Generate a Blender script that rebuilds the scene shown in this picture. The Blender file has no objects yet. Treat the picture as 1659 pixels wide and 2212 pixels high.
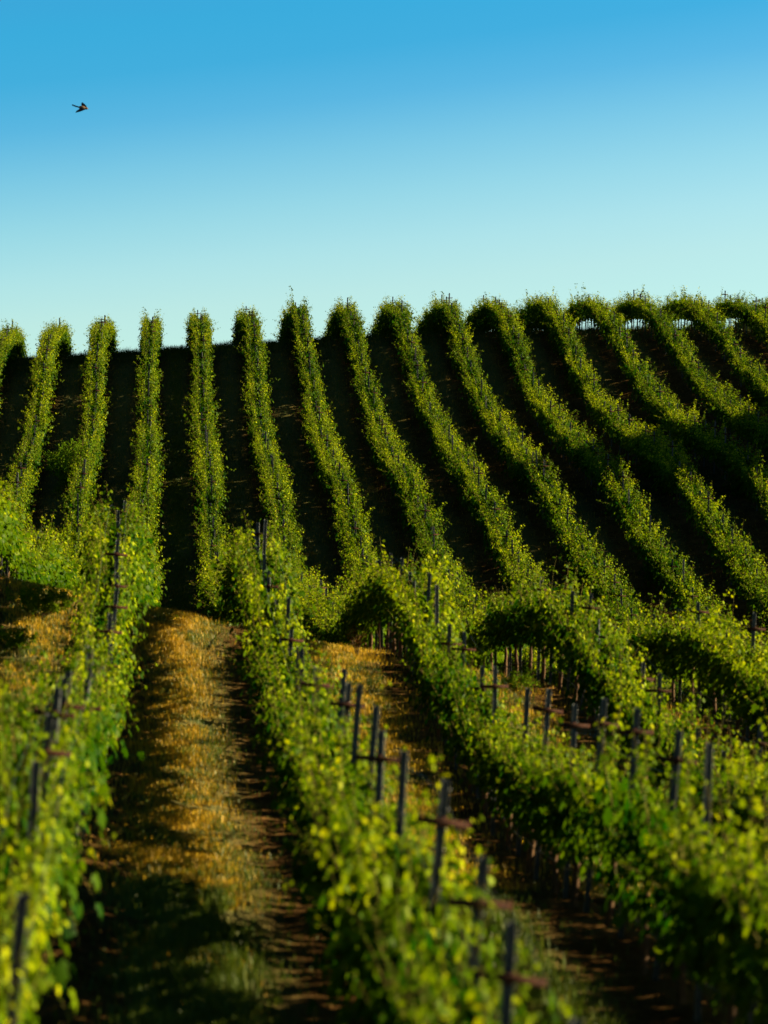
import bpy, math, random
import numpy as np
from mathutils import Vector, Matrix, Euler

R = math.radians
C = bpy.context.scene.collection
scn = bpy.context.scene

# ------------------------------------------------------------------ camera
cam_d = bpy.data.cameras.new('camera')
cam = bpy.data.objects.new('camera', cam_d); C.objects.link(cam)
cam.location = (0, 0, 0)
cam.rotation_euler = (R(90), 0, 0)
cam_d.sensor_fit = 'HORIZONTAL'; cam_d.sensor_width = 24.0
FPX = 6500.0                                   # focal length in units of a 1659 wide picture
cam_d.lens = FPX / 1659 * 24
cam_d.shift_x = 0.2824
cam_d.shift_y = 294 / 1659
cam_d.clip_end = 3000
cam_d.dof.use_dof = True
cam_d.dof.focus_distance = 112
cam_d.dof.aperture_fstop = 2.0
scn.camera = cam

# ------------------------------------------------------------------ light
SUN_EL, SUN_AZ = 19.5, 85.0                    # azimuth clockwise from the view direction (+Y)
w = bpy.data.worlds.new('World'); scn.world = w; w.use_nodes = True
nt = w.node_tree; nt.nodes.clear()
out = nt.nodes.new('ShaderNodeOutputWorld'); bg = nt.nodes.new('ShaderNodeBackground')
sky = nt.nodes.new('ShaderNodeTexSky'); sky.sky_type = 'NISHITA'; sky.sun_disc = False
sky.sun_elevation = R(SUN_EL); sky.sun_rotation = R(SUN_AZ)
sky.air_density = 1.0; sky.dust_density = 0.3; sky.ozone_density = 2.0
tc = nt.nodes.new('ShaderNodeTexCoord'); sep = nt.nodes.new('ShaderNodeSeparateXYZ')
rmp = nt.nodes.new('ShaderNodeValToRGB')
mul = nt.nodes.new('ShaderNodeMix'); mul.data_type = 'RGBA'; mul.blend_type = 'MULTIPLY'
mul.inputs[0].default_value = 1.0
nt.links.new(tc.outputs['Generated'], sep.inputs[0]); 
m1 = nt.nodes.new('ShaderNodeMath'); m1.operation = 'MULTIPLY_ADD'      # the sky pales towards the sun's side
m1.inputs[1].default_value = -0.10; nt.links.new(sep.outputs['X'], m1.inputs[0])
m2 = nt.nodes.new('ShaderNodeMath'); m2.operation = 'ADD'; m1.inputs[2].default_value = 0.006
nt.links.new(sep.outputs['Z'], m2.inputs[0]); nt.links.new(m1.outputs[0], m2.inputs[1]); nt.links.new(m2.outputs[0], rmp.inputs[0])
SKY = [(0.0, (0.2487, 0.2828, 0.2396)), (0.1178, (0.2487, 0.2828, 0.2396)), (0.1311, (0.2273, 0.2804, 0.2465)), (0.1469, (0.1813, 0.2653, 0.2471)), (0.1632, (0.1267, 0.2387, 0.2468)), (0.1791, (0.0709, 0.2056, 0.2448)), (0.195, (0.040, 0.193, 0.241)), (0.2098, (0.033, 0.196, 0.244)), (0.228, (0.036, 0.19, 0.243)), (0.3, (0.0156, 0.1004, 0.1236)), (0.6, (0.0062, 0.0402, 0.0495))]
cr = rmp.color_ramp
while len(cr.elements) < len(SKY): cr.elements.new(0.5)
for e, (p, c) in zip(cr.elements, SKY): e.position = p; e.color = (*c, 1)
nt.links.new(sky.outputs[0], mul.inputs[6]); nt.links.new(rmp.outputs[0], mul.inputs[7])
nt.links.new(mul.outputs[2], bg.inputs[0]); bg.inputs[1].default_value = 0.15
nt.links.new(bg.outputs[0], out.inputs[0])

sd = bpy.data.lights.new('sun', 'SUN'); sun = bpy.data.objects.new('sun', sd); C.objects.link(sun)
sd.energy = 5.0; sd.angle = R(0.5); sd.color = (1.0, .85, .48)
az, el = R(SUN_AZ), R(SUN_EL)
sdir = Vector((math.sin(az) * math.cos(el), math.cos(az) * math.cos(el), math.sin(el)))
sun.rotation_euler = sdir.to_track_quat('Z', 'Y').to_euler(); sun.location = (60, 0, 60)

scn.view_settings.view_transform = 'Standard'; scn.view_settings.look = 'None'
scn.view_settings.exposure = 2.2; scn.view_settings.gamma = 1.0
scn.cycles.use_denoising = True
scn.cycles.max_bounces = 6; scn.cycles.transparent_max_bounces = 4
scn.cycles.diffuse_bounces = 3; scn.cycles.transmission_bounces = 3; scn.cycles.glossy_bounces = 2

# ------------------------------------------------------------------ terrain heights (surveyed table)
TY = np.array([12.0, 12.91, 13.89, 14.95, 16.08, 17.31, 18.62, 20.04, 21.56, 23.2, 24.96, 26.85, 28.89, 31.09, 33.45, 35.99, 38.73, 41.67, 44.84, 48.24, 51.91, 55.85, 60.1, 64.66, 69.57, 74.86, 80.55, 86.67, 90.1, 93.67, 97.39, 101.25, 105.26, 109.43, 113.77, 118.28, 122.97, 127.84, 132.91, 138.18, 143.66, 149.35, 155.27, 161.43, 167.83, 174.48, 181.4])
T0 = np.array([-3.57, -3.5, -3.4, -3.28, -3.31, -3.24, -3.14, -3.09, -3.35, -3.14, -3.27, -3.02, -3.14, -3.15, -3.14, -3.04, -2.53, -2.19, -1.59, -1.21, -1.03, -1.26, -1.33, -1.93, -1.97, -0.93, -1.47, -0.37, -0.35, 0.42, 0.91, 1.99, 3.05, 4.42, 5.12, 6.0, 6.95, 8.06, 9.83, 11.96, 14.6, 15.4, 15.67, 15.4, 14.4, 13.2, 11.8])
T1 = np.array([-0.05, -0.14, -0.25, -0.38, -0.49, -0.64, -0.85, -1.15, -1.43, -1.64, -1.72, -1.81, -1.89, -2.01, -2.15, -2.26, -2.26, -2.09, -2.18, -2.65, -3.23, -3.52, -3.35, -3.24, -3.28, -3.45, -2.93, -1.96, -0.93, -0.03, 0.88, 1.1, 1.66, 1.24, 1.25, 1.1, 1.01, 1.03, 0.69, 0.71, 0.89, 1.07, 0.44, 0.4, 0.2, 0.1, 0.0])
T2 = np.array([0.005, 0.008, 0.011, 0.015, 0.01, 0.006, 0.008, 0.027, 0.043, 0.048, 0.031, 0.026, 0.019, 0.013, 0.003, -0.018, -0.06, -0.138, -0.18, -0.133, -0.027, 0.051, 0.039, 0.038, 0.082, 0.224, 0.318, 0.385, 0.099, -0.141, 0.015, 0.084, -0.276, 0.033, 0.184, 0.397, 0.217, 0.291, 0.133, 0.134, -0.796, -0.465, -0.049, -0.241, -0.109, 0.029, 0.147])
SP = 2.4; OFF = 0.66                            # row spacing, offset of row 0 from x = 0
lg = np.linspace(math.log(12), math.log(181.4), 700)
def _dense(T):
    d = np.interp(np.exp(lg), TY, T)
    def sm(sig):
        n = int(sig * 3) + 1; k = np.exp(-0.5 * (np.arange(-n, n + 1) / sig) ** 2); k /= k.sum()
        return np.convolve(np.pad(d, n, mode='edge'), k, mode='valid')
    f = np.clip((np.exp(lg) - 78) / 16, 0, 1)
    return sm(9.5) * (1 - f) + sm(5.0) * f
D0, D1, D2 = _dense(T0), _dense(T1), _dense(T2)
_rs = np.random.RandomState(5)
_perm = _rs.rand(256, 256)
def vnoise(x, y):
    x = np.asarray(x, float); y = np.asarray(y, float)
    xi = np.floor(x).astype(int); yi = np.floor(y).astype(int)
    fx = x - xi; fy = y - yi; fx = fx * fx * (3 - 2 * fx); fy = fy * fy * (3 - 2 * fy)
    g = lambda a, b: _perm[a & 255, b & 255]
    return (g(xi, yi) * (1 - fx) + g(xi + 1, yi) * fx) * (1 - fy) + (g(xi, yi + 1) * (1 - fx) + g(xi + 1, yi + 1) * fx) * fy
def gz(x, y, detail=False):
    x = np.asarray(x, float); y = np.asarray(y, float)
    kap = (np.clip(x / SP - OFF, -8, 14) - 3) / 7
    ly = np.log(np.clip(y, 12, 181.4))
    z = np.interp(ly, lg, D0) + np.interp(ly, lg, D1) * kap + np.interp(ly, lg, D2) * kap ** 2
    z = z + .34 * np.clip((y - 80) / 12, 0, 1) * np.clip((150 - y) / 12, 0, 1)
    b = np.clip((x - 26) / 8, 0, 1)                        # knoll added out of view on the right to shade the far rows
    z = z + 6.7 * b * b * (3 - 2 * b) * np.exp(-((x - 44) / 14) ** 2 * (x > 44) - ((y - 112) / 10) ** 2)
    z = z - np.clip(y - 181.4, 0, 200) * 0.12 - np.clip(12 - y, 0, 60) * .03
    if detail:
        ph = (x / SP - OFF) - np.round(x / SP - OFF)          # 0 under a vine row
        z = z + 0.07 * np.exp(-(ph * SP / 0.35) ** 2)
        z = z + (vnoise(x * 1.1, y * 1.1) - .5) * .10 + (vnoise(x * 4 + 9, y * 4) - .5) * .05 + (vnoise(x * 11, y * 11 + 5) - .5) * .03
    return z

# ------------------------------------------------------------------ materials
def mat(name):
    m = bpy.data.materials.new(name); m.use_nodes = True; n = m.node_tree; n.nodes.clear()
    o = n.nodes.new('ShaderNodeOutputMaterial'); return m, n, o
def ramp(n, fac, stops):
    r = n.nodes.new('ShaderNodeValToRGB'); c = r.color_ramp
    while len(c.elements) < len(stops): c.elements.new(.5)
    for e, (p, col) in zip(c.elements, stops): e.position = p; e.color = (*col, 1)
    n.links.new(fac, r.inputs[0]); return r.outputs[0]
def noise(n, vec, scale, detail=4, rough=.6):
    t = n.nodes.new('ShaderNodeTexNoise'); t.inputs['Scale'].default_value = scale
    t.inputs['Detail'].default_value = detail; t.inputs['Roughness'].default_value = rough
    if vec: n.links.new(vec, t.inputs['Vector'])
    return t.outputs['Fac']
def mth(n, op, a, b=None):
    m = n.nodes.new('ShaderNodeMath'); m.operation = op
    for i, v in enumerate((a, b)):
        if v is None: continue
        if isinstance(v, (int, float)): m.inputs[i].default_value = v
        else: n.links.new(v, m.inputs[i])
    return m.outputs[0]

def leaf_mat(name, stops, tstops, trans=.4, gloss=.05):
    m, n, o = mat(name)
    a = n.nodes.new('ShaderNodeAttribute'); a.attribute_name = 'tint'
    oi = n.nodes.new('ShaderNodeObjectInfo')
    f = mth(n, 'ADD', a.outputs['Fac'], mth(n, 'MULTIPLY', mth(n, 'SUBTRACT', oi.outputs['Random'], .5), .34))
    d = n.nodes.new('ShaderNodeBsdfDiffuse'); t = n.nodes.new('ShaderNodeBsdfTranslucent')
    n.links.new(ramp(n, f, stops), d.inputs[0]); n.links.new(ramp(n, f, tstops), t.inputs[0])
    mx = n.nodes.new('ShaderNodeMixShader'); mx.inputs[0].default_value = trans
    n.links.new(d.outputs[0], mx.inputs[1]); n.links.new(t.outputs[0], mx.inputs[2])
    g = n.nodes.new('ShaderNodeBsdfGlossy'); g.inputs['Roughness'].default_value = .45
    g.inputs[0].default_value = (.8, .8, .7, 1)
    m2 = n.nodes.new('ShaderNodeMixShader'); m2.inputs[0].default_value = gloss
    n.links.new(mx.outputs[0], m2.inputs[1]); n.links.new(g.outputs[0], m2.inputs[2])
    n.links.new(m2.outputs[0], o.inputs[0]); return m

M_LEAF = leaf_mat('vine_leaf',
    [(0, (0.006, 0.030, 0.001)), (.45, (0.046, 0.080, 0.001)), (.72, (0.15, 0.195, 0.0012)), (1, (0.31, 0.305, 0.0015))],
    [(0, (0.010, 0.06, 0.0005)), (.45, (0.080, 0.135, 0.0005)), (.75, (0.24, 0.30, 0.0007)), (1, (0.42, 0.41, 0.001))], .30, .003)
M_SHRUB = leaf_mat('shrub_leaf',
    [(0, (0.03, 0.075, 0.003)), (.6, (0.09, 0.15, 0.006)), (1, (0.19, 0.22, 0.01))],
    [(0, (0.05, 0.11, 0.003)), (1, (0.22, 0.27, 0.008))], .3, .0)
M_GREEN = leaf_mat('green_grass',
    [(0, (0.0192, 0.048, 0.00384)), (.6, (0.0448, 0.0768, 0.00512)), (1, (0.1088, 0.1152, 0.00896))],
    [(0, (0.032, 0.0704, 0.00384)), (1, (0.1024, 0.128, 0.00768))], .3, .02)
M_DRY = leaf_mat('dry_grass',
    [(0, (0.13, 0.075, 0.002)), (.5, (0.42, 0.225, 0.003)), (1, (0.72, 0.44, 0.006))],
    [(0, (0.128, 0.0768, 0.00384)), (1, (0.32, 0.192, 0.00768))], .3, .02)

def bark_mat(name, c1, c2, scale=30, rough=.9):
    m, n, o = mat(name)
    tcn = n.nodes.new('ShaderNodeTexCoord'); mp = n.nodes.new('ShaderNodeMapping'); mp.inputs['Scale'].default_value = (1, 1, .25)
    n.links.new(tcn.outputs['Object'], mp.inputs[0])
    nf = noise(n, mp.outputs[0], scale, 6)
    p = n.nodes.new('ShaderNodeBsdfPrincipled'); p.inputs['Roughness'].default_value = rough; p.inputs['Specular IOR Level'].default_value = .15
    n.links.new(ramp(n, nf, [(.3, c1), (.7, c2)]), p.inputs['Base Color'])
    b = n.nodes.new('ShaderNodeBump'); b.inputs['Strength'].default_value = .6; b.inputs['Distance'].default_value = .01
    n.links.new(nf, b.inputs['Height']); n.links.new(b.outputs[0], p.inputs['Normal'])
    n.links.new(p.outputs[0], o.inputs[0]); return m
M_BARK = bark_mat('vine_bark', (0.02688, 0.01344, 0.00672), (0.09856, 0.04928, 0.0224))
M_CANE = bark_mat('green_cane', (0.0896, 0.0768, 0.0128), (0.1408, 0.1088, 0.0192), 20)
M_RUST = bark_mat('rusty_steel', (.012, .003, .002), (.045, .011, .004), 25, .9)
M_TWIG = bark_mat('twig', (.05, .03, .01), (.10, .06, .02))
def metal_mat():
    m, n, o = mat('galvanised_steel')
    tcn = n.nodes.new('ShaderNodeTexCoord'); nf = noise(n, tcn.outputs['Object'], 14, 5)
    p = n.nodes.new('ShaderNodeBsdfPrincipled'); p.inputs['Metallic'].default_value = .5
    p.inputs['Roughness'].default_value = .5
    n.links.new(ramp(n, nf, [(.3, (0.0128, 0.01408, 0.01792)), (.7, (0.048, 0.0512, 0.0576))]), p.inputs['Base Color'])
    n.links.new(p.outputs[0], o.inputs[0]); return m
M_STEEL = metal_mat()
M_HOSE = bark_mat('black_hose', (.01, .01, .01), (.02, .02, .02), 5, .6)

def soil_mat():
    m, n, o = mat('vineyard_soil')
    geo = n.nodes.new('ShaderNodeNewGeometry'); pos = geo.outputs['Position']
    n1 = noise(n, pos, .9, 8, .7); n2 = noise(n, pos, 6, 8, .75); n3 = noise(n, pos, 35, 4, .7)
    f = mth(n, 'ADD', mth(n, 'MULTIPLY', n1, .5), mth(n, 'MULTIPLY', n2, .5))
    col = ramp(n, f, [(.3, (0.0248, 0.0129, 0.00496)), (.47, (0.05952, 0.02976, 0.01091)), (.6, (0.119, 0.0615, 0.02182)), (.75, (0.2182, 0.129, 0.0496))])
    # a mown straw strip down the middle of each lane
    sx = n.nodes.new('ShaderNodeSeparateXYZ'); n.links.new(pos, sx.inputs[0])
    ph = mth(n, 'FRACT', mth(n, 'ADD', mth(n, 'DIVIDE', sx.outputs[0], SP), -OFF + 100))
    band = mth(n, 'SUBTRACT', 1.0, mth(n, 'MULTIPLY', mth(n, 'ABSOLUTE', mth(n, 'SUBTRACT', ph, .5)), 3.4))
    fac = mth(n, 'MULTIPLY', mth(n, 'ADD', band, mth(n, 'SUBTRACT', n2, .5)), 1.3)
    cl = n.nodes.new('ShaderNodeClamp'); n.links.new(fac, cl.inputs[0])
    mx = n.nodes.new('ShaderNodeMix'); mx.data_type = 'RGBA'
    n.links.new(cl.outputs[0], mx.inputs[0]); n.links.new(col, mx.inputs[6])
    n.links.new(ramp(n, n3, [(.3, (0.055, 0.055, 0.02)), (.7, (0.175, 0.15, 0.055))]), mx.inputs[7])
    p = n.nodes.new('ShaderNodeBsdfDiffuse'); n.links.new(mx.outputs[2], p.inputs[0])
    b = n.nodes.new('ShaderNodeBump'); b.inputs['Strength'].default_value = .9; b.inputs['Distance'].default_value = .05
    n.links.new(mth(n, 'ADD', n2, mth(n, 'MULTIPLY', n3, .4)), b.inputs['Height']); n.links.new(b.outputs[0], p.inputs['Normal'])
    n.links.new(p.outputs[0], o.inputs[0]); return m
M_SOIL = soil_mat()
def flat_mat(name, col, rough=.7):
    m, n, o = mat(name); p = n.nodes.new('ShaderNodeBsdfPrincipled')
    tcn = n.nodes.new('ShaderNodeTexCoord'); nf = noise(n, tcn.outputs['Object'], 40, 3)
    n.links.new(ramp(n, nf, [(.3, tuple(c * .7 for c in col)), (.7, tuple(min(1, c * 1.25) for c in col))]), p.inputs['Base Color'])
    p.inputs['Roughness'].default_value = rough; p.inputs['Specular IOR Level'].default_value = 0; n.links.new(p.outputs[0], o.inputs[0]); return m

# ------------------------------------------------------------------ mesh helpers
def mesh_np(name, V, F, mats, midx=None, tint=None):
    """V (n,3); F list of (faces array (m,k))"""
    me = bpy.data.meshes.new(name)
    V = np.asarray(V, np.float32); Fs = [np.asarray(f, np.int32) for f in F if len(f)]
    loops = np.concatenate([f.ravel() for f in Fs]); cnt = np.concatenate([np.full(len(f), f.shape[1], np.int32) for f in Fs])
    st = np.concatenate([[0], np.cumsum(cnt)[:-1]]).astype(np.int32)
    me.vertices.add(len(V)); me.vertices.foreach_set('co', V.ravel())
    me.loops.add(len(loops)); me.loops.foreach_set('vertex_index', loops)
    me.polygons.add(len(cnt)); me.polygons.foreach_set('loop_start', st); me.polygons.foreach_set('loop_total', cnt)
    for m in mats: me.materials.append(m)
    if midx is not None: me.polygons.foreach_set('material_index', np.asarray(midx, np.int32))
    me.update(calc_edges=True)
    if tint is not None:
        a = me.attributes.new('tint', 'FLOAT', 'POINT'); a.data.foreach_set('value', np.asarray(tint, np.float32))
    return me
def link(name, me, parent=None):
    o = bpy.data.objects.new(name, me); C.objects.link(o)
    if parent: o.parent = parent
    return o
def tag(o, label=None, cat=None, group=None, kind=None):
    for k, v in (('label', label), ('category', cat), ('group', group), ('kind', kind)):
        if v: o[k] = v
    return o
class MB:
    """collects tubes, boxes and leaves"""
    def __init__(s): s.V = []; s.F3 = []; s.F4 = []; s.m3 = []; s.m4 = []; s.t = []; s.n = 0
    def add(s, V, f3=None, f4=None, m=0, t=.5):
        V = np.asarray(V, float).reshape(-1, 3)
        if f3 is not None and len(f3): f = np.asarray(f3) + s.n; s.F3.append(f); s.m3 += [m] * len(f)
        if f4 is not None and len(f4): f = np.asarray(f4) + s.n; s.F4.append(f); s.m4 += [m] * len(f)
        s.V.append(V); s.t.append(np.full(len(V), t) if np.isscalar(t) else np.asarray(t)); s.n += len(V)
    def tube(s, pts, rad, sides=5, m=0, cap=True):
        pts = np.asarray(pts, float); n = len(pts); rad = np.broadcast_to(rad, (n,))
        d = np.gradient(pts, axis=0); d /= np.linalg.norm(d, axis=1)[:, None] + 1e-9
        up = np.array([0.0, 0, 1]) if abs(d[0][2]) < .8 else np.array([1.0, 0, 0])
        V = []
        for i in range(n):
            a = np.cross(d[i], up); a /= np.linalg.norm(a) + 1e-9; b = np.cross(d[i], a)
            for j in range(sides):
                th = 2 * math.pi * j / sides; V.append(pts[i] + rad[i] * (a * math.cos(th) + b * math.sin(th)))
        f4 = [(i * sides + j, i * sides + (j + 1) % sides, (i + 1) * sides + (j + 1) % sides, (i + 1) * sides + j) for i in range(n - 1) for j in range(sides)]
        f3 = []
        if cap:
            V.append(pts[-1]); c = n * sides
            f3 = [((n - 1) * sides + j, (n - 1) * sides + (j + 1) % sides, c) for j in range(sides)]
        s.add(V, f3, f4, m)
    def box(s, c, h, m=0, rot=None):
        c = np.array(c, float); V = np.array([[x, y, z] for x in (-1, 1) for y in (-1, 1) for z in (-1, 1)], float) * h
        if rot is not None: V = V @ np.array(rot).T
        s.add(V + c, None, [(0, 1, 3, 2), (4, 6, 7, 5), (0, 4, 5, 1), (2, 3, 7, 6), (0, 2, 6, 4), (1, 5, 7, 3)], m)
    def mesh(s, name, mats):
        F = []; mi = []
        if s.F3: F.append(np.concatenate(s.F3)); mi += s.m3
        if s.F4: F.append(np.concatenate(s.F4)); mi += s.m4
        return mesh_np(name, np.concatenate(s.V), F, mats, mi, np.concatenate(s.t))

# leaf outline: a lobed vine leaf, stalk at origin, tip along +y, unit length
LEAF = np.array([[0, 0, 0], [.28, -.12, .02], [.52, .18, -.06], [.36, .42, .02], [.40, .72, -.07], [.14, .70, .0], [0, 1.0, -.14],
                 [-.14, .70, .0], [-.40, .72, -.07], [-.36, .42, .02], [-.52, .18, -.06], [-.28, -.12, .02], [0, .42, .06]], float)
LEAF_F = np.array([(12, i, (i + 1) % 12) for i in range(12)])
OVAL = np.array([[0, 0, 0], [.22, .35, -.03], [.16, .75, -.05], [0, 1, -.1], [-.16, .75, -.05], [-.22, .35, -.03], [0, .45, .04]], float)
OVAL_F = np.array([(6, i, (i + 1) % 6) for i in range(6)])
def frames(tip, nrm):
    y = tip / (np.linalg.norm(tip, axis=1)[:, None] + 1e-9)
    z = nrm - (nrm * y).sum(1)[:, None] * y; z /= np.linalg.norm(z, axis=1)[:, None] + 1e-9
    return np.stack([np.cross(y, z), y, z], axis=1)        # rows = axes
def put_leaves(mb, P, tip, nrm, size, tint, shape=LEAF, faces=LEAF_F, m=0):
    B = frames(tip, nrm); n = len(P)
    V = np.einsum('vk,nkj->nvj', shape, B) * size[:, None, None] + P[:, None, :]
    f = (faces[None] + (np.arange(n) * len(shape))[:, None, None]).reshape(-1, 3)
    mb.add(V.reshape(-1, 3), f, None, m, np.repeat(tint, len(shape)))

# ------------------------------------------------------------------ a grapevine: canopy of shoots above the cordon (origin at the cordon)
CORD = 0.95; STEP = 2.0
def make_canopy(seed, vigor=1.0, skirt=0.0):
    r = np.random.RandomState(seed); mb = MB()
    mb.tube([[0.03 * math.sin(3 * t), t, .02 * math.cos(5 * t)] for t in np.linspace(-1.02, 1.02, 9)], .016, 5, 1)
    P = []; TP = []; NR = []; SZ = []; TT = []
    ns = int(46 * vigor)
    for i in range(ns):
        y0 = r.uniform(-1.08, 1.08); side = r.choice([-1, 1]); spread = abs(r.normal(.30, .13)); L = r.uniform(.55, .86)
        wild = r.rand()
        if wild < .13: L *= r.uniform(1.15, 1.6); spread *= .8
        droop = 0
        if wild > .86: spread = r.uniform(.38, .62); droop = r.uniform(.25, .75); L *= r.uniform(.8, 1.05)
        if wild > .95: spread = r.uniform(.5, .85); droop = r.uniform(0, .3); L = r.uniform(.35, .75)
        ny = r.normal(0, .22)
        ts = np.linspace(0, 1, 8)
        px = side * (.04 + spread * ts ** .8); py = y0 + ny * ts; pz = L * ts - droop * ts ** 2.2
        pts = np.stack([px, py, pz], 1) + r.normal(0, .012, (8, 3)) * ts[:, None]
        mb.tube(pts, .0045 - .003 * ts, 3, 2, False)
        nl = int(r.uniform(16, 22) * (L / .7))
        lt = np.sort(r.uniform(.04, 1.0, nl)); ctr = np.stack([np.interp(lt, ts, pts[:, j]) for j in range(3)], 1)
        ang = r.uniform(0, 2 * math.pi, nl); pet = .03 + .07 * r.rand(nl) * (1 - .6 * lt)
        off = np.stack([np.cos(ang) * 1.0, np.sin(ang), r.uniform(-.5, .6, nl)], 1)
        p = ctr + off * pet[:, None]
        tip = off * .8 + np.stack([np.zeros(nl), np.zeros(nl), -r.uniform(.1, 1.2, nl)], 1) + r.normal(0, .3, (nl, 3))
        outx = np.sign(p[:, 0]) * np.clip(np.abs(p[:, 0]) * 2, 0, 1)
        nr = np.stack([outx * .9, np.zeros(nl), np.full(nl, .75)], 1) + r.normal(0, .5, (nl, 3))
        P.append(p); TP.append(tip); NR.append(nr)
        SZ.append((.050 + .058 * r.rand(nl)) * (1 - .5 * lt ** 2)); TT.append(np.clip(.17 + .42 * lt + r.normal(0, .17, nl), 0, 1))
    nf = int((700 + 420 * skirt) * vigor)                                  # laterals and leaves filling the fruit zone
    p = np.stack([r.normal(0, .19, nf), r.uniform(-1.08, 1.08, nf), r.uniform(-.28 - .42 * skirt, .5, nf)], 1)
    P.append(p); TP.append(np.stack([np.sign(p[:, 0]) * .5, r.normal(0, .5, nf), -np.ones(nf)], 1))
    NR.append(np.stack([np.sign(p[:, 0]) * 1.0, np.zeros(nf), np.full(nf, .5)], 1) + r.normal(0, .45, (nf, 3)))
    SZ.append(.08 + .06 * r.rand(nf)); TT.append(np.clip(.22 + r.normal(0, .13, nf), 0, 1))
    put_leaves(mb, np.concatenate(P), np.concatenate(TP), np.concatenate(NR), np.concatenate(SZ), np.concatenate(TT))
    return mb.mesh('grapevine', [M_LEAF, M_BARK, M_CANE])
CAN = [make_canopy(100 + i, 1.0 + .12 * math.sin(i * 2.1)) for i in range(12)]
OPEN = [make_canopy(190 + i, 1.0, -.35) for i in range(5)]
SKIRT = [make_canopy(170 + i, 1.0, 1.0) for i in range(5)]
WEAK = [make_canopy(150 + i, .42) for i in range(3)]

def make_trunk(seed):
    r = np.random.RandomState(seed); mb = MB()
    ts = np.linspace(0, 1, 9); wx = np.cumsum(r.normal(0, .012, 9)); wy = np.cumsum(r.normal(0, .018, 9))
    pts = np.stack([wx, wy, -.12 + ts * (CORD + .10)], 1)
    mb.tube(pts, .040 - .014 * ts + r.normal(0, .003, 9) + .014 * (ts > .93), 7, 0)
    for sgn in (-1, 1):
        a = pts[-2]; mb.tube([a, a + [0, sgn * .08, .07], a + [0.0, sgn * .25, .12], [0, sgn * .45, CORD + .01]], [.024, .021, .018, .016], 6, 0)
    for q in range(2):                                      # a sucker low on the trunk
        y = r.uniform(.1, .6); mb.tube([[0, 0, y], [r.normal(0, .06), r.normal(0, .06), y + .12]], [.004, .002], 3, 0)
    return mb.mesh('trunk', [M_BARK])
TRK = [make_trunk(200 + i) for i in range(6)]

def make_post(seed):
    r = np.random.RandomState(seed); mb = MB()
    H = 2.02; w2, dp, t = .025, .03, .004
    # rolled steel channel, open towards the lane end
    prof = [(-w2, -dp), (-w2, 0), (w2, 0), (w2, -dp), (w2 - t, -dp), (w2 - t, -t), (-w2 + t, -t), (-w2 + t, -dp)]
    V = [(x, y, z) for z in (-.3, H) for x, y in prof]; n = 8
    mb.add(V, None, [(i, (i + 1) % n, n + (i + 1) % n, n + i) for i in range(n)], 0)
    mb.add([(x, y, H) for x, y in prof], [], [(0, 1, 6, 7), (1, 2, 5, 6), (2, 3, 4, 5)], 0)
    for z in np.arange(1.0, H - .05, .12):                 # wire lugs
        for sx in (-1, 1): mb.box((sx * (w2 + .004), -.012, z), (.004, .006, .01), 0)
    return mb.mesh('trellis_post', [M_STEEL])
POST = [make_post(1)]
def make_arm():
    mb = MB()
    mb.box((0, -.046, 0), (.165, .008, .018)); mb.box((0, -.040, -.016), (.165, .014, .0035))
    for sx in (-1, 1): mb.box((sx * .15, -.046, .023), (.006, .010, .012))
    mb.box((0, -.038, 0), (.02, .012, .03))
    return mb.mesh('crossarm', [M_RUST])
ARM = make_arm()

# ------------------------------------------------------------------ ground
gx = np.concatenate([[-500, -300, -180, -110, -70, -45], np.arange(-30, 52, .2), [56, 65, 80, 110, 180, 300, 500]])
gy = np.concatenate([[-60, -20, 0, 6], np.arange(9, 60, .16), np.arange(60, 85, .5), np.arange(85, 172, .22), np.arange(172, 200, 2), [215, 240, 280, 340, 420, 520]])
GX, GY = np.meshgrid(gx, gy); GZ = gz(GX, GY, True)
nx, ny = len(gx), len(gy)
idx = np.arange(nx * ny).reshape(ny, nx)
gf = np.stack([idx[:-1, :-1].ravel(), idx[:-1, 1:].ravel(), idx[1:, 1:].ravel(), idx[1:, :-1].ravel()], 1)
gme = mesh_np('hill', np.stack([GX.ravel(), GY.ravel(), GZ.ravel()], 1), [gf], [M_SOIL])
gme.polygons.foreach_set('use_smooth', np.ones(len(gf), bool))
tag(link('hill', gme), kind='structure')

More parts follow.
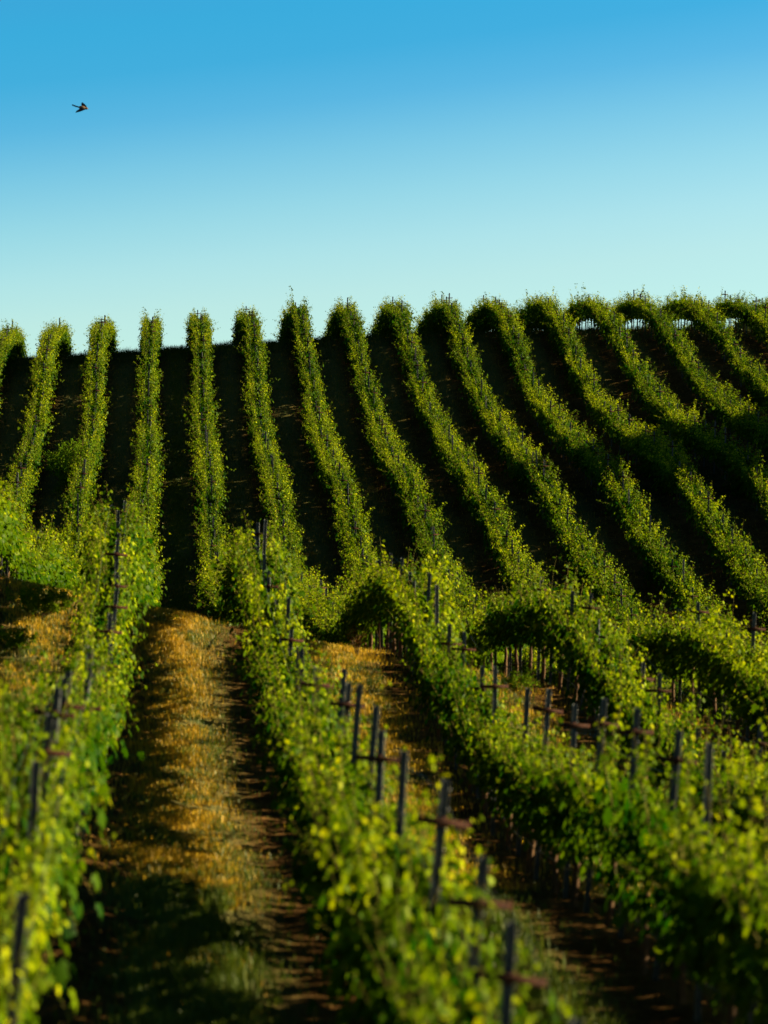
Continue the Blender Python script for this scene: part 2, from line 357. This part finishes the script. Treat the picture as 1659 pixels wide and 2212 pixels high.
# ------------------------------------------------------------------ the vine rows
rnd = random.Random(11)
def fx(x, y): return 361 + FPX * x / y                     # picture column (1659 wide) of a plan point
ORD = ['first', 'second', 'third', 'fourth', 'fifth', 'sixth', 'seventh', 'eighth', 'ninth', 'tenth', 'eleventh',
       'twelfth', 'thirteenth', 'fourteenth', 'fifteenth', 'sixteenth', 'seventeenth']
ROW_LABEL = {
 -5: 'vine row just outside the left edge, left of the first row on the skyline',
 -4: 'leftmost vine row on the skyline, cut off by the left edge',
 -3: 'second vine row from the left on the skyline, slanting down to the left edge',
 -2: 'third vine row from the left on the skyline, beside the dark shrub',
 -1: 'fourth vine row from the left on the skyline, filling the lower left corner',
 0: 'fifth vine row from the left on the skyline, right of the grassy lane',
 1: 'sixth vine row from the left on the skyline, second right of the grassy lane',
 2: 'seventh vine row from the left on the skyline, third right of the grassy lane',
 3: 'eighth vine row from the left on the skyline, fourth right of the grassy lane',
 4: 'ninth vine row from the left on the skyline, bending down the middle hill',
 5: 'tenth vine row from the left on the skyline, bending down to the near arch',
 6: 'eleventh vine row from the left, seventh from the right, snaking down the far hill',
 7: 'twelfth vine row from the left, leaving the right edge low on the far hill',
 8: 'thirteenth vine row from the left, leaving the right edge half way down the hill',
 9: 'third vine row from the right on the skyline, dark where it meets the right edge',
 10: 'second vine row from the right on the skyline, with a tall rounded leafy crest',
 11: 'rightmost vine row on the skyline, cut off by the right edge',
 12: 'vine row just outside the right edge, right of the last crest',
}
def row_range(k):
    x = (k + OFF) * SP; ys = []
    y = 12.4 if k < 4 else 24.0
    y += (k * .37) % 1.0
    while y < 163:
        f = fx(x, y)
        if -260 < f < 1659 + (500 if y > 60 else 700): ys.append(y)
        y += STEP
    return x, ys
leanrow = {}
for k in range(-5, 13):
    x, ys = row_range(k)
    if not ys: continue
    root = bpy.data.objects.new('vine_row', None); C.objects.link(root)
    y0 = ys[0]; root.location = (x, y0, float(gz(x, y0))); root.empty_display_size = .5
    tag(root, ROW_LABEL[k], 'vine row', 'vine rows running up the hillside')
    inv = Matrix.Translation(root.location).inverted()
    def place(ob, M, par, parinv):
        ob.parent = par; ob.matrix_parent_inverse = parinv; ob.matrix_basis = M
        C.objects.link(ob)
    for j, y in enumerate(ys):
        ln = R(4.5) * max(0, min(1, (60 - y) / 45))
        xx = x - 1.7 * math.sin(ln) + .05 * math.sin(y * .23 + k) + rnd.gauss(0, .02)
        yy = y + rnd.gauss(0, .06)
        z = float(gz(xx, yy)); sl = (float(gz(xx, yy + 1)) - float(gz(xx, yy - 1))) / 2
        pitch = math.atan(sl)
        weak = rnd.random() < .06 or (k == 1 and 22.5 < y < 27.5)
        me = rnd.choice(WEAK) if weak else rnd.choice(SKIRT) if y > 138 and (k < 8 or y > 156) or k == 0 and y < 25 and rnd.random() < .75 or y > 60 and rnd.random() < .12 else rnd.choice(OPEN) if k in (-1, 0, 1, 2) and 33 < y < 58 else rnd.choice(CAN)
        wv = .93 + .16 * float(vnoise(y * .21 + k * 7.3, k * 3.1))
        o = bpy.data.objects.new('grapevine', me)
        flip = rnd.random() < .5
        M = (Matrix.Translation((xx + .95 * math.sin(ln) - ((.16 if k == -1 and y < 30 else .09) if y < 45 else 0), yy, z + CORD - (.04 if y < 45 else 0))) @ Matrix.Rotation(ln, 4, 'Y') @ Matrix.Rotation(pitch, 4, 'X') @ Matrix.Rotation(math.pi if flip else 0, 4, 'Z')
             @ Matrix.Diagonal((rnd.uniform(.84, 1.16) * wv * (.80 if y < 45 else 1), 1.0 * math.sqrt(1 + sl * sl), rnd.uniform(.86, 1.1) * wv * (1.55 if k == 2 and 144.5 < y < 146.6 else 1), 1)))
        place(o, M, root, inv)
        t = bpy.data.objects.new('trunk', rnd.choice(TRK))
        Mt = Matrix.Translation((xx, yy, z)) @ Matrix.Rotation(ln, 4, 'Y') @ Matrix.Rotation(pitch * .5 + rnd.gauss(0, .03), 4, 'X') @ Matrix.Rotation(rnd.choice([0, math.pi]), 4, 'Z')
        place(t, Mt, o, (inv @ Matrix.Identity(4)) if False else (M.inverted()))
        # post beside the trunk
        lean = ln + R(rnd.gauss(.4, 1.2))
        dz = rnd.choice([0, .03, -.05, -.12, -.3, -.4]) if y < 33 else rnd.choice([.02, -.1, -.25, -.35, -.45]) if y < 60 else rnd.choice([.04, -.12, -.2, -.25, -.3, -.35, -.4, -.45])
        if k in (0, 1) and y < 38: dz = rnd.choice([.08, .04, 0, -.05])
        py = yy - STEP * .25
        pz = float(gz(xx, py))
        p = bpy.data.objects.new('trellis_post', POST[0])
        Mp = Matrix.Translation((xx + .03, py, pz + dz)) @ Matrix.Rotation(lean, 4, 'Y') @ Matrix.Rotation(R(rnd.gauss(0, 2)), 4, 'X') @ Matrix.Rotation(R(rnd.gauss(0, 9)), 4, 'Z')
        place(p, Mp, root, inv)
        if rnd.random() < .35: continue
        a = bpy.data.objects.new('crossarm', ARM)
        Ma = Mp @ Matrix.Translation((rnd.gauss(0, .01), 0, 1.79 + rnd.gauss(0, .03))) @ Matrix.Rotation(R(rnd.gauss(1.5, 2.5)), 4, 'Y')
        place(a, Ma, p, Mp.inverted())
    # wires and drip hose
    yy = np.arange(ys[0] - 1, ys[-1] + 1, .8)
    for nm, h, dx, rr, mm in (('cordon_wire', .96, 0, .0022, M_STEEL), ('catch_wire', 1.78, .15, .0016, M_STEEL), ('catch_wire', 1.78, -.15, .0016, M_STEEL), ('drip_hose', .42, .0, .008, M_HOSE)):
        mb = MB(); zz = gz(np.full(len(yy), x), yy)
        ll = R(4.5) * np.clip((60 - yy) / 45, 0, 1)
        mb.tube(np.stack([dx + (h - 1.7) * np.sin(ll), yy - y0, zz + h + .02 * np.sin(yy * 3.1) - root.location.z], 1), rr, 4)
        link(nm, mb.mesh(nm, [mm]), root)

# ------------------------------------------------------------------ grass (uncountable)
def blades(x, y, h, wd, tint, lean=.35):
    n = len(x); r = _rs; z = gz(x, y, True) - .01
    a = r.uniform(0, 2 * math.pi, n); dx, dy = np.cos(a), np.sin(a); b = r.uniform(0, 2 * math.pi, n); lx, ly = np.cos(b) * lean * r.rand(n), np.sin(b) * lean * r.rand(n)
    V = np.zeros((n, 5, 3)); B = np.stack([x, y, z], 1)
    V[:, 0] = B - np.stack([dx * wd, dy * wd, 0 * x], 1) * .5; V[:, 1] = B + np.stack([dx * wd, dy * wd, 0 * x], 1) * .5
    m = B + np.stack([lx * h * .35, ly * h * .35, h * .6], 1)
    V[:, 2] = m + np.stack([dx * wd, dy * wd, 0 * x], 1) * .35; V[:, 3] = m - np.stack([dx * wd, dy * wd, 0 * x], 1) * .35
    V[:, 4] = B + np.stack([lx * h, ly * h, h * .95], 1)
    i = np.arange(n)[:, None] * 5
    q = i + np.array([[0, 1, 2, 3]]); t = i + np.array([[3, 2, 4]])
    return V.reshape(-1, 3), t, q, np.repeat(tint, 5)
def lane_pts(n, k, ya, yb, wid=.55, bias=0.0):
    r = _rs; u = r.rand(n); y = ya + (yb - ya) * u
    x = (k + .5 + OFF) * SP + bias + np.clip(r.normal(0, .52, n), -1.7, 1.7) * wid
    return x, y
dry = []; green = []
def scatter(store, x, y, dens, h0, h1, w, tmean):
    r = _rs
    sh = len(store) * 13.7
    nz = vnoise(x * 1.6 + 3 + sh, y * 1.1) * .4 + vnoise(x * 5, y * 3.3 + 7 + sh) * .35 + vnoise(x * 12 + sh, y * 9) * .25
    keep = nz > (1 - dens) * .78 + .22 * (r.rand(len(x)) - .3); x, y, nz = x[keep], y[keep], nz[keep]
    h = h0 + (h1 - h0) * r.rand(len(x)) * nz * 1.5
    store.append(blades(x, y, h, w * (.7 + .6 * r.rand(len(x))), np.clip(tmean + r.normal(0, .2, len(x)), 0, 1)))
for k in range(-4, 12):
    near = k in (-2, -1, 0, 1, 2)
    if near:
        x, y = lane_pts((50000, 80000, 80000, 40000, 40000)[k + 2], k, 26 if k < 0 else 31, 64, .60 if k == -1 else .85, -.30 if k == -1 else 0); scatter(dry, x, y, (.42, .58, .58, .38, .38)[k + 2], .03, .15, .006, .55 if k == -1 else .75)
        x, y = lane_pts(70000, k, 20, 64, .7, -.15); scatter(green, x, y, .5, .03, .13, .007, .6)
        x, y = lane_pts(80000, k, 11.5, 27, .42, -.22); scatter(green, x, y, .5, .05, .26, .009, .65)
        x, y = lane_pts(7000, k, 11.5, 24, .6, -.35); scatter(dry, x, y, .36, .03, .18, .005, .5)
    x, y = lane_pts(9000, k, 64, 165, .8); scatter(green, x, y, .5, .05, .18, .02, .4)
    x, y = lane_pts(12000, k, 64, 165, .95); scatter(dry, x, y, .5, .03, .14, .018, .3)
    if k == -1: x, y = lane_pts(70000, k, 64, 150, .45); scatter(green, x, y, .75, .03, .10, .02, .9)
    x, y = lane_pts(3500, k, 143, 163, 1.3); scatter(green, x, y, .6, .10, .45, .014, .3)
for nm, st, m, lab in (('dry_grass', dry, M_DRY, 'golden dry grass along the middle of the lanes'), ('green_grass', green, M_GREEN, 'green grass growing in the lanes between vine rows')):
    off = 0; Vs = []; Ts = []; Qs = []; tt = []
    for V, t, q, ti in st: Vs.append(V); Ts.append(t + off); Qs.append(q + off); tt.append(ti); off += len(V)
    me = mesh_np(nm, np.concatenate(Vs), [np.concatenate(Ts), np.concatenate(Qs)], [m], None, np.concatenate(tt))
    tag(link(nm, me), lab, 'grass', None, 'stuff')

# clods, stones and dry leaves lying on the soil
OCT = np.array([[1, 0, 0], [0, 1, 0], [-1, 0, 0], [0, -1, 0], [0, 0, .7], [0, 0, -.5]], float)
OCF = np.array([(0, 1, 4), (1, 2, 4), (2, 3, 4), (3, 0, 4), (1, 0, 5), (2, 1, 5), (3, 2, 5), (0, 3, 5)])
n = 26000; u = _rs.rand(n); cyv = 12 + 50 * u ** 1.3; ck = _rs.randint(-2, 5, n)
cx = (ck + OFF) * SP + _rs.normal(0, .62, n); ok = np.abs(361 + FPX * cx / cyv - 830) < 1150; cx, cyv = cx[ok], cyv[ok]; n = len(cx)
V = OCT[None] * (.010 + .028 * _rs.rand(n, 1, 1) ** 2.5) * (1 + .6 * (_rs.rand(n, 6, 3) - .5))
an = _rs.rand(n) * 6.3; ca, sa = np.cos(an)[:, None], np.sin(an)[:, None]
V = np.stack([V[..., 0] * ca - V[..., 1] * sa, V[..., 0] * sa + V[..., 1] * ca, V[..., 2]], -1) + np.stack([cx, cyv, gz(cx, cyv, True)], 1)[:, None]
tag(link('soil_clods', mesh_np('soil_clods', V.reshape(-1, 3), [(OCF[None] + (np.arange(n) * 6)[:, None, None]).reshape(-1, 3)], [M_SOIL])),
    'small brown clods and stones scattered on the bare soil', 'clods', None, 'stuff')

# ------------------------------------------------------------------ shrubs and weeds
def make_bush(name, seed, wid, hgt, nbr, lsize, nleaf, mleaf, bark=M_TWIG):
    r = np.random.RandomState(seed); mb = MB(); tb = MB(); P = []; 
    for i in range(nbr):
        a = r.uniform(0, 2 * math.pi); sp = r.uniform(.2, 1) * wid * .5; L = hgt * r.uniform(.6, 1.05); ts = np.linspace(0, 1, 7)
        pts = np.stack([math.cos(a) * sp * ts ** .8, math.sin(a) * sp * ts ** .8, L * ts - .1 * sp * ts ** 2], 1) + np.cumsum(r.normal(0, .02 * hgt, (7, 3)), 0) * .5
        pts[0] = (0, 0, -.05); tb.tube(pts, (.018 - .014 * ts) * hgt * .8, 5)
        for q in range(5):
            t0 = r.uniform(.3, .95); c = np.array([np.interp(t0, ts, pts[:, j]) for j in range(3)]); e = c + r.normal(0, .16, 3) * hgt * .8 + [0, 0, .08 * hgt]
            tb.tube([c, (c + e) / 2 + r.normal(0, .01, 3), e], [.004 * hgt, .003 * hgt, .0015 * hgt], 3)
            n = nleaf // (nbr * 5); u = r.rand(n)[:, None]; P.append(c + (e - c) * u * 1.15 + r.normal(0, .05 * hgt, (n, 3)))
    P = np.concatenate(P); P = P[P[:, 2] > .02]; n = len(P)
    put_leaves(mb, P, r.normal(0, 1, (n, 3)), r.normal(0, .6, (n, 3)) + [0, 0, .8], lsize * r.uniform(.6, 1.2, n), np.clip(r.normal(.45, .25, n), 0, 1), OVAL, OVAL_F)
    return mb.mesh('foliage', [mleaf]), tb.mesh('stems', [bark])
def put_bush(name, x, y, label, cat, args, group=None, rz=0):
    f, t = make_bush(name, *args)
    root = bpy.data.objects.new(name, None); C.objects.link(root); root.location = (x, y, float(gz(x, y))); root.rotation_euler = (0, 0, rz)
    tag(root, label, cat, group); link('foliage', f, root); link('stems', t, root)
    return root
def at(px, y): return (px - 361) / FPX * y
put_bush('shrub', at(158, 121), 119.5, 'dark green bushy shrub with pale branches, leaning against the third vine row', 'shrub', (31, 2.2, 2.3, 14, .11, 8000, M_SHRUB))
WG = 'low weeds growing on the near slope'
put_bush('weed', at(85, 48.6), 48.6, 'wide dark green weed clump at the left edge, behind the grassy lane row', 'weed', (32, 1.6, .55, 18, .055, 4200, M_SHRUB), WG)
put_bush('weed', at(35, 45.6), 45.6, 'small dark weed clump against the left edge, in front of the wide clump', 'weed', (33, .9, .4, 12, .05, 1800, M_SHRUB), WG)
put_bush('weed', at(1120, 48.2), 48.2, 'round scrubby brown green weed on bare soil beneath the eighth row arch', 'weed', (34, .9, .45, 12, .04, 1800, M_SHRUB), WG)
put_bush('weed', at(772, 50.6), 50.6, 'tall rusty seed stalk weed standing at the edge of the golden grass', 'weed', (35, .5, .55, 7, .022, 500, leaf_mat('rust_weed', [(0, (0.0768, 0.0256, 0.0064)), (1, (0.2176, 0.0768, 0.0128))], [(0, (0.096, 0.032, 0.0064)), (1, (0.192, 0.0768, 0.0128))], .2, .02)), WG)
put_bush('weed', at(378, 51), 51.0, 'tiny dark sprig standing in for a shoot shadow on the golden grass of the central lane', 'weed', (36, .30, .14, 6, .035, 110, M_SHRUB), WG)  # dark sprig added in place of a shadow cast on the lane
put_bush('weed', at(800, 46), 46.0, 'sparse green and gold weed beside the bare soil right of the fifth row', 'weed', (37, .7, .35, 9, .03, 900, M_GREEN), WG)

# ------------------------------------------------------------------ bird in the sky
def make_bird():
    root = bpy.data.objects.new('bird', None); C.objects.link(root); root.scale = (1.05, 1.15, 1.3)
    y = 62.0; root.location = ((178 - 361) / FPX * y, y, (1400 - 233) / FPX * y)
    tag(root, 'small dark bird with pale breast flying to the right in the blue sky', 'bird')
    mb = MB(); s = 1.0
    prof = [(-.085, .006), (-.06, .018), (-.03, .030), (.0, .034), (.03, .031), (.055, .022), (.068, .019), (.082, .021), (.096, .018), (.106, .008), (.112, .004), (.130, .001)]
    mb.tube([(px, 0, -.05 * px * 0 + (.006 if px > .06 else 0)) for px, _ in prof], [q for _, q in prof], 12)
    b = link('body', mb.mesh('body', [flat_mat('bird_breast', (.11, .075, .06))]), root)
    dark = flat_mat('bird_wing', (.0012, .0018, .005), 1.0); 
    def wing(name, pts, th=.004):
        w = MB(); n = len(pts); P = np.array(pts, float)
        w.add(np.concatenate([P + [0, 0, th], P - [0, 0, th]]), None, [(i, (i + 1) % n, n + (i + 1) % n, n + i) for i in range(n)])
        c = P.mean(0)
        w.add(np.concatenate([P + [0, 0, th], [c + [0, 0, th * 1.5]]]), [(i, (i + 1) % n, n) for i in range(n)])
        w.add(np.concatenate([P - [0, 0, th], [c - [0, 0, th * 1.5]]]), [((i + 1) % n, i, n) for i in range(n)])
        o = link(name, w.mesh(name, [dark]), root); return o
    wing('wing', [(.080, .02, .02), (.075, .08, .05), (.02, .16, .095), (-.03, .21, .12), (-.035, .14, .08), (-.02, .07, .04), (-.025, .02, .012)])
    wing('wing', [(.05, -.02, -.012), (.03, -.08, -.045), (-.03, -.14, -.085), (-.115, -.19, -.125), (-.105, -.13, -.09), (-.06, -.07, -.045), (-.045, -.02, -.012)])
    wing('tail', [(-.07, .008, .006), (-.13, .010, .012), (-.205, .014, .022), (-.215, 0, .014), (-.205, -.014, .004), (-.13, -.010, -.006), (-.07, -.008, -.006)], .004)
    e = MB(); e.box((.092, -.019, .012), (.003, .002, .003)); link('eye', e.mesh('eye', [dark]), root)
    root.rotation_euler = (0, R(11), R(4))
make_bird()
